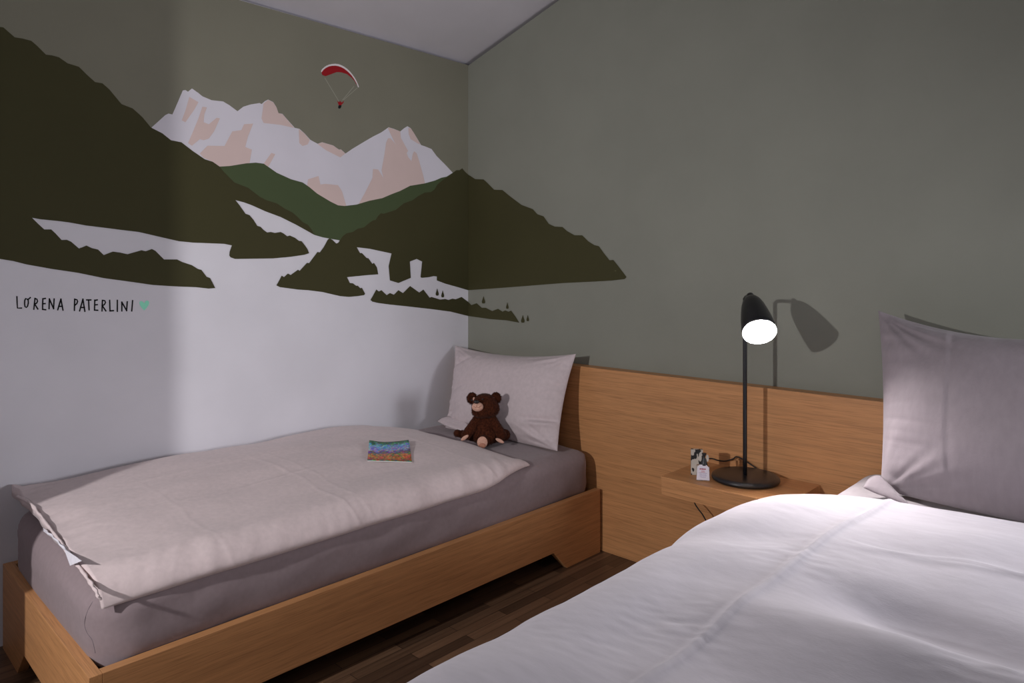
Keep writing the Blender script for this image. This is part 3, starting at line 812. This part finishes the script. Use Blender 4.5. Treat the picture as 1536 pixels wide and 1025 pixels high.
rel('violet_print', txt([(.0475, [(-.010, .010)], .001), (.030, [(-.015, -.004), (-.003, .006), (.007, .015)], .001), (.026, [(-.012, -.002), (0, .012)], .001), (.022, [(-.013, .003), (.004, .013)], .001), (.018, [(-.012, -.003), (-.001, .012)], .001), (.014, [(-.009, .010)], .001)]), M['txtblue'])
rel('neck', lathe_bm([(0, .058), (.0125, .058), (.012, .063), (.007, .078), (.0038, .085), (.0042, .090), (.0085, .100), (.0090, .102), (0, .102)], 28, (.004, -.009, 0)), M['blackplastic'], True)['label'] = 'black flared neck'
for sx, cx in ((-1, -.010), (1, .0155)):
    pr = []
    for k in range(14):
        a = 2*PI*k/14; pr.append((cx+.0055*math.cos(a), .083+.014*math.sin(a)))
    rel('side_tab', card(pr, -.012), M['beige'])

# ------------------------------------------------------------------ booklet
def comic():
    m = mat('printed_cover', (.3, .3, .3), .45, spec=.4)
    n, l, b = nodes(m)
    tc = n.new('ShaderNodeTexCoord')
    vo = n.new('ShaderNodeTexVoronoi'); vo.inputs['Scale'].default_value = 24
    l.new(tc.outputs['UV'], vo.inputs['Vector'])
    sep = n.new('ShaderNodeSeparateXYZ'); l.new(tc.outputs['UV'], sep.inputs[0])
    no = n.new('ShaderNodeTexNoise'); no.inputs['Scale'].default_value = 7; no.inputs['Detail'].default_value = 3; l.new(tc.outputs['UV'], no.inputs['Vector'])
    ad = n.new('ShaderNodeMath'); ad.operation = 'MULTIPLY_ADD'; ad.inputs[1].default_value = .35; l.new(no.outputs['Fac'], ad.inputs[0])
    sb = n.new('ShaderNodeMath'); sb.operation = 'SUBTRACT'; sb.inputs[1].default_value = .175
    l.new(sep.outputs['Y'], sb.inputs[0]); l.new(sb.outputs[0], ad.inputs[2])
    cr = n.new('ShaderNodeValToRGB'); e = cr.color_ramp.elements
    e[0].position = 0; e[0].color = (.08, .22, .12, 1); e[1].position = 1; e[1].color = (.03, .14, .05, 1)
    for pos, c in ((.08, (.45, .09, .05)), (.2, (.60, .26, .07)), (.34, (.40, .22, .10)), (.44, (.12, .10, .30)), (.52, (.45, .42, .60)), (.66, (.22, .32, .70)), (.78, (.25, .55, .68)), (.88, (.05, .20, .14))):
        q = e.new(pos); q.color = (*c, 1)
    l.new(ad.outputs[0], cr.inputs['Fac'])
    mx = n.new('ShaderNodeMix'); mx.data_type = 'RGBA'; mx.blend_type = 'OVERLAY'; mx.inputs[0].default_value = .75
    l.new(cr.outputs['Color'], mx.inputs[6]); l.new(vo.outputs['Color'], mx.inputs[7]); l.new(mx.outputs[2], b.inputs['Base Color'])
    return m
M['comic'] = comic(); M['pages'] = mat('page_edges', (.7, .7, .68), .7)
cor = []
for x, y in ((551, 693), (618, 695), (613, 664), (554, 667)):
    hit = bvhDL.ray_cast(CAM, ray(x, y).normalized()); cor.append(hit[0])
def book():
    n = 16; V = []; Fc = []; idx = []
    th = .003
    def s(a, b):
        p = cor[0]*(1-a)*(1-b)+cor[1]*a*(1-b)+cor[2]*a*b+cor[3]*(1-a)*b
        d = bvhDL.ray_cast(Vector((p.x, p.y, 1.2)), Vector((0, 0, -1)))[0]
        return Vector((p.x, p.y, max(p.z, d.z)+.002+.007*(2*a-1)**2*b+.006*gz(a, .25)*gz(b-1, .3)))
    zmin = 0
    for j in range(n+1):
        for i in range(n+1): V.append(s(i/n, j/n)+Vector((0, 0, th)))
    off = len(V); V += [v-Vector((0, 0, th)) for v in V]
    a = lambda i, j: j*(n+1)+i
    for j in range(n):
        for i in range(n):
            Fc.append((a(i, j), a(i+1, j), a(i+1, j+1), a(i, j+1))); idx.append(0)
            Fc.append((off+a(i, j), off+a(i, j+1), off+a(i+1, j+1), off+a(i+1, j))); idx.append(1)
    for i in range(n):
        for q in ((a(i, 0), off+a(i, 0), off+a(i+1, 0), a(i+1, 0)), (a(i, n), a(i+1, n), off+a(i+1, n), off+a(i, n)), (a(0, i), a(0, i+1), off+a(0, i+1), off+a(0, i)), (a(n, i), off+a(n, i), off+a(n, i+1), a(n, i+1))):
            Fc.append(q); idx.append(1)
    o = mesh('booklet', V, Fc, [M['comic'], M['pages']], None, True, idx)
    uv = o.data.uv_layers.new(name='UVMap')
    for lp in o.data.loops:
        k = lp.vertex_index % off; uv.data[lp.index].uv = ((k % (n+1))/n, (k//(n+1))/n)
    return o
tag(book(), 'thin colourful picture booklet lying on the pink-grey duvet', 'booklet')

# ------------------------------------------------------------------ teddy bear
def fur_mat(name, c0, c1, rough=.9):
    m = mat(name, c0, rough, spec=.1, sheen=.06)
    vary(m, texco(m), 120, c0, c1, 4, .3, .7); return m
M['fur'] = fur_mat('brown_plush', (.026, .006, .0025), (.080, .021, .008))
M['pad'] = fur_mat('beige_plush', (.55, .30, .22), (.68, .42, .32))
M['pad2'] = fur_mat('tan_plush', (.38, .17, .11), (.46, .22, .15))
M['nose'] = mat('black_nose', (.01, .008, .008), .35)
M['stitch'] = mat('brown_stitch', (.25, .07, .04), .8)
base = onZ(727, 668, .490)
fv = Vector((-base.x, -base.y, 0)).normalized(); rv = Vector((-fv.y, fv.x, 0))
S = 1.0/320.0
hitd = (base-CAM).dot(Vector((FW[0], FW[1], 0))); S = hitd/F
def L(x, y, z):   # x right in metres, y toward the viewer, z up
    return base+rv*x+fv*y+ZV*z
def px2(x, y, d=0): # offsets in photo pixels from the bear's base centre (727,668); d metres toward viewer
    return L((x-727)*S, d, (668-y)*S)
bear = empty('teddy_bear', base); tag(bear, 'brown plush teddy bear sitting on the mattress against the leaning pillow', 'teddy bear')
def ell_bm(c, r, rot=None, sub_=3, bm=None):
    bm = bm or bmesh.new()
    g = bmesh.ops.create_icosphere(bm, subdivisions=sub_, radius=1)
    A, B, Cx = (rot or (rv, fv, ZV))
    for v in g['verts']: k = v.co.copy(); v.co = c+A*k.x*r[0]+B*k.y*r[1]+Cx*k.z*r[2]
    return bm
def chain(parts_, a, b, ra, rb, n=5):
    for i in range(n):
        t = i/(n-1); r = ra+(rb-ra)*t; parts_.append((a.lerp(b, t), (r, r, r), None))
_p = px2
def px2(x, y, d=0): return _p(x, y, d-.046)
body = []
body.append((px2(727, 644, .02), (.058, .050, .070), None))
body.append((px2(728, 654, .025), (.066, .056, .048), None))
body.append((px2(726, 628, .02), (.040, .036, .035), None))
head = [(px2(727, 609, .025), (.060, .056, .054), None), (px2(722, 616, .045), (.046, .045, .038), None), (px2(732, 614, .03), (.054, .050, .046), None)]
armL, armR, legC, legL, legR = [], [], [], [], []
chain(armL, px2(716, 632, .03), px2(700, 651, .060), .026, .024)
chain(armR, px2(738, 632, .03), px2(752, 652, .058), .026, .025)
chain(legC, px2(728, 657, .04), px2(726, 659, .075), .032, .028)
chain(legL, px2(716, 658, .02), px2(686, 651, .03), .026, .018)
chain(legR, px2(738, 658, .01), px2(757, 656, .005), .032, .028)
EARS = []
for cx, cy, dx in ((708, 599, -1), (744, 599, 1)):
    EARS.append(([(px2(cx, cy, .018), (.025, .013, .028), None)], cx, cy, dx))
def plush(name, ells, voxel=.0035, parent=bear, m=None):
    bm = bmesh.new()
    for c, r, rot in ells: ell_bm(c, r, rot, 3, bm)
    o = from_bm(name, bm, m or M['fur'], None, True); put(o, parent)
    md = o.modifiers.new('remesh', 'REMESH'); md.mode = 'VOXEL'; md.voxel_size = voxel; md.use_smooth_shade = True
    md2 = o.modifiers.new('smooth', 'SMOOTH'); md2.factor = .6; md2.iterations = 6
    return o
def furry(name, ells, parent, cnt, ln=.0075, m=None, allv=()):
    """short tufts rooted on the plush"""
    V, Fc = [], []; rnd = random.Random(hash(name) % 1000 if False else len(ells)*31+cnt)
    wts = [e[1][0]*e[1][2] for e in ells]
    for _ in range(cnt):
        c, r, rot = rnd.choices(ells, wts)[0]
        d = Vector((rnd.gauss(0, 1), rnd.gauss(0, 1), rnd.gauss(0, 1))).normalized()
        p = c+rv*d.x*r[0]+fv*d.y*r[1]+ZV*d.z*r[2]; skip = False
        for c2, r2, _r in ells:
            q = p-c2
            if (q.dot(rv)/r2[0])**2+(q.dot(fv)/r2[1])**2+(q.z/r2[2])**2 < .93: skip = True; break
        if skip: continue
        nn = (rv*d.x/r[0]+fv*d.y/r[1]+ZV*d.z/r[2]).normalized()
        t = (nn*.75+Vector((0, 0, -.45))+Vector((rnd.uniform(-.4, .4), rnd.uniform(-.4, .4), rnd.uniform(-.4, .4)))).normalized()
        w = nn.orthogonal(); w = (w*rnd.uniform(-1, 1)+nn.cross(w)*rnd.uniform(-1, 1)).normalized()*.0007
        l = ln*rnd.uniform(.6, 1.1); b = len(V); p0 = p-nn*.002
        V += [p0-w, p0+w, p0+t*l*.6+w*.6, p0+t*l+Vector((0, 0, -.0015)), p0+t*l*.6-w*.6]; Fc += [(b, b+1, b+2, b+3, b+4)]
    o = mesh(name, V, Fc, m or M['fur'])
    o.parent = parent
    o.matrix_parent_inverse = __import__('mathutils').Matrix.Translation(-Vector(bear.location))
    o['kind'] = 'stuff'
    return o
def limb(name, ells, cnt):
    o = plush(name, ells)
    f_ = furry('plush_pile', ells, bear, cnt)
    f_.parent = o; f_.matrix_parent_inverse = __import__('mathutils').Matrix.Identity(4)
    return o
torso = limb('torso', body, 3800)
hd = limb('head', head, 4200)
for e, cx, cy, dx in EARS:
    eo = limb('ear', e, 900)
    pc = px2(cx+(3 if dx < 0 else -4), cy+1, .030)
    q = plush('ear_lining', [(pc, (.0065, .005, .011), None)], .0015, eo, M['pad']); q.matrix_parent_inverse = __import__('mathutils').Matrix.Identity(4)
arms = [limb('arm', armL, 1500), limb('arm', armR, 1500)]
legs = [limb('leg', legC, 1500), limb('leg', legL, 1200), limb('leg', legR, 1200)]
def child_of(o, par): o.parent = par; o.matrix_parent_inverse = __import__('mathutils').Matrix.Identity(4); return o
# muzzle, nose, mouth
mz = from_bm('muzzle', ell_bm(px2(716.5, 608, .085), (.0265, .022, .0215)), M['pad'], None, True); child_of(mz, hd)
child_of(from_bm('nose', ell_bm(px2(715, 599.8, .1005), (.0125, .009, .0085)), M['nose'], None, True), mz)
def sti(pts, par): child_of(from_bm('mouth_stitch', tube_bm(catmull(pts, 5), .0008, 6), M['stitch'], None, True), par)
mzc = px2(716.5, 608, .085)
def onm(x, y):
    p = px2(x, y, 0); q = p-mzc; u = q.dot(rv)/.0265; w = q.z/.0215
    return p+fv*((mzc-p).dot(fv)+.022*math.sqrt(max(0, 1-u*u-w*w))+.0006)
sti([onm(715.5, 603.5), onm(715.5, 607)], mz)
sti([onm(711, 606), onm(713, 607.6), onm(715.5, 607), onm(718.5, 607.6), onm(721, 605.5)], mz)
for x, y in ((708, 598.5), (724, 597.5)):
    child_of(from_bm('eye', ell_bm(px2(x, y, .078), (.0042, .0035, .0042)), M['nose'], None, True), hd)
# paw and foot pads
def pad(name, c, r, nrm, tilt, par, m):
    nrm = nrm.normalized(); up = (ZV-nrm*ZV.dot(nrm)).normalized(); rr = nrm.cross(up)*-1
    A = rr*math.cos(tilt)+up*math.sin(tilt); Cx = up*math.cos(tilt)-rr*math.sin(tilt)
    child_of(from_bm(name, ell_bm(c, r, (A, nrm, Cx)), m, None, True), par)
pad('foot_pad', px2(723.5, 659.5, .101), (.024, .006, .027), fv, 0, legs[0], M['pad'])
pad('foot_patch', px2(723.5, 664, .1065), (.016, .004, .012), fv, 0, legs[0], M['pad2'])
pad('paw_pad', px2(697.5, 654, .081), (.021, .006, .0085), fv+ZV*-.1, math.radians(35), arms[0], M['pad'])
pad('paw_pad', px2(749.5, 659, .080), (.022, .006, .0085), fv+ZV*-.1, math.radians(-28), arms[1], M['pad'])

# ------------------------------------------------------------------ lights
def point(name, loc, power, r, col=(1, 1, 1)):
    l = bpy.data.lights.new(name, 'POINT'); l.energy = power; l.shadow_soft_size = r; l.color = col
    o = bpy.data.objects.new(name, l); COL.objects.link(o); o.location = loc; return o
def area(name, loc, target, size, power, col=(1, 1, 1)):
    l = bpy.data.lights.new(name, 'AREA'); l.energy = power; l.size = size; l.color = col
    o = bpy.data.objects.new(name, l); COL.objects.link(o); o.location = loc
    o.rotation_euler = (Vector(target)-Vector(loc)).to_track_quat('-Z', 'Y').to_euler(); return o
def spot(name, loc, target, power, r, ang, blend, col=(1, 1, 1)):
    l = bpy.data.lights.new(name, 'SPOT'); l.energy = power; l.shadow_soft_size = r; l.color = col
    l.spot_size = math.radians(ang); l.spot_blend = blend
    o = bpy.data.objects.new(name, l); COL.objects.link(o); o.location = loc
    o.rotation_euler = (Vector(target)-Vector(loc)).to_track_quat('-Z', 'Y').to_euler(); return o
spot('room_lamp_light', (-1.634, -1.183, 1.55), (-2.2, 2.6, .75), 160, .035, 104, 1, (1, .97, .985))
spot('far_bedside_light', (1.05, 2.25, 1.14), (-2.9, 1.3, 1.2), 138, .34, 86, 1, (.93, .93, 1))
area('ambient_fill_light', (.6, -1.6, 2.7), (-.8, .8, .6), 1.4, 13, (1, .98, 1))  # soft overhead fill added to lift the ambient level, not a fixture
w = bpy.data.worlds.new('world'); sc.world = w; w.use_nodes = True
w.node_tree.nodes['Background'].inputs[0].default_value = (.6, .6, .65, 1); w.node_tree.nodes['Background'].inputs[1].default_value = .02

# ------------------------------------------------------------------ camera and view
cam = bpy.data.cameras.new('camera'); co = bpy.data.objects.new('camera', cam); COL.objects.link(co)
co.location = CAM; co.rotation_euler = (PI/2, 0, TH)
cam.sensor_width = 36; cam.lens = F/1536*36; cam.shift_y = -(512.5-PY0)/1536; cam.clip_start = .02
sc.camera = co
sc.view_settings.view_transform = 'Standard'; sc.view_settings.look = 'None'
sc.view_settings.exposure = 0; sc.view_settings.gamma = 1; sc.view_settings.use_curve_mapping = False
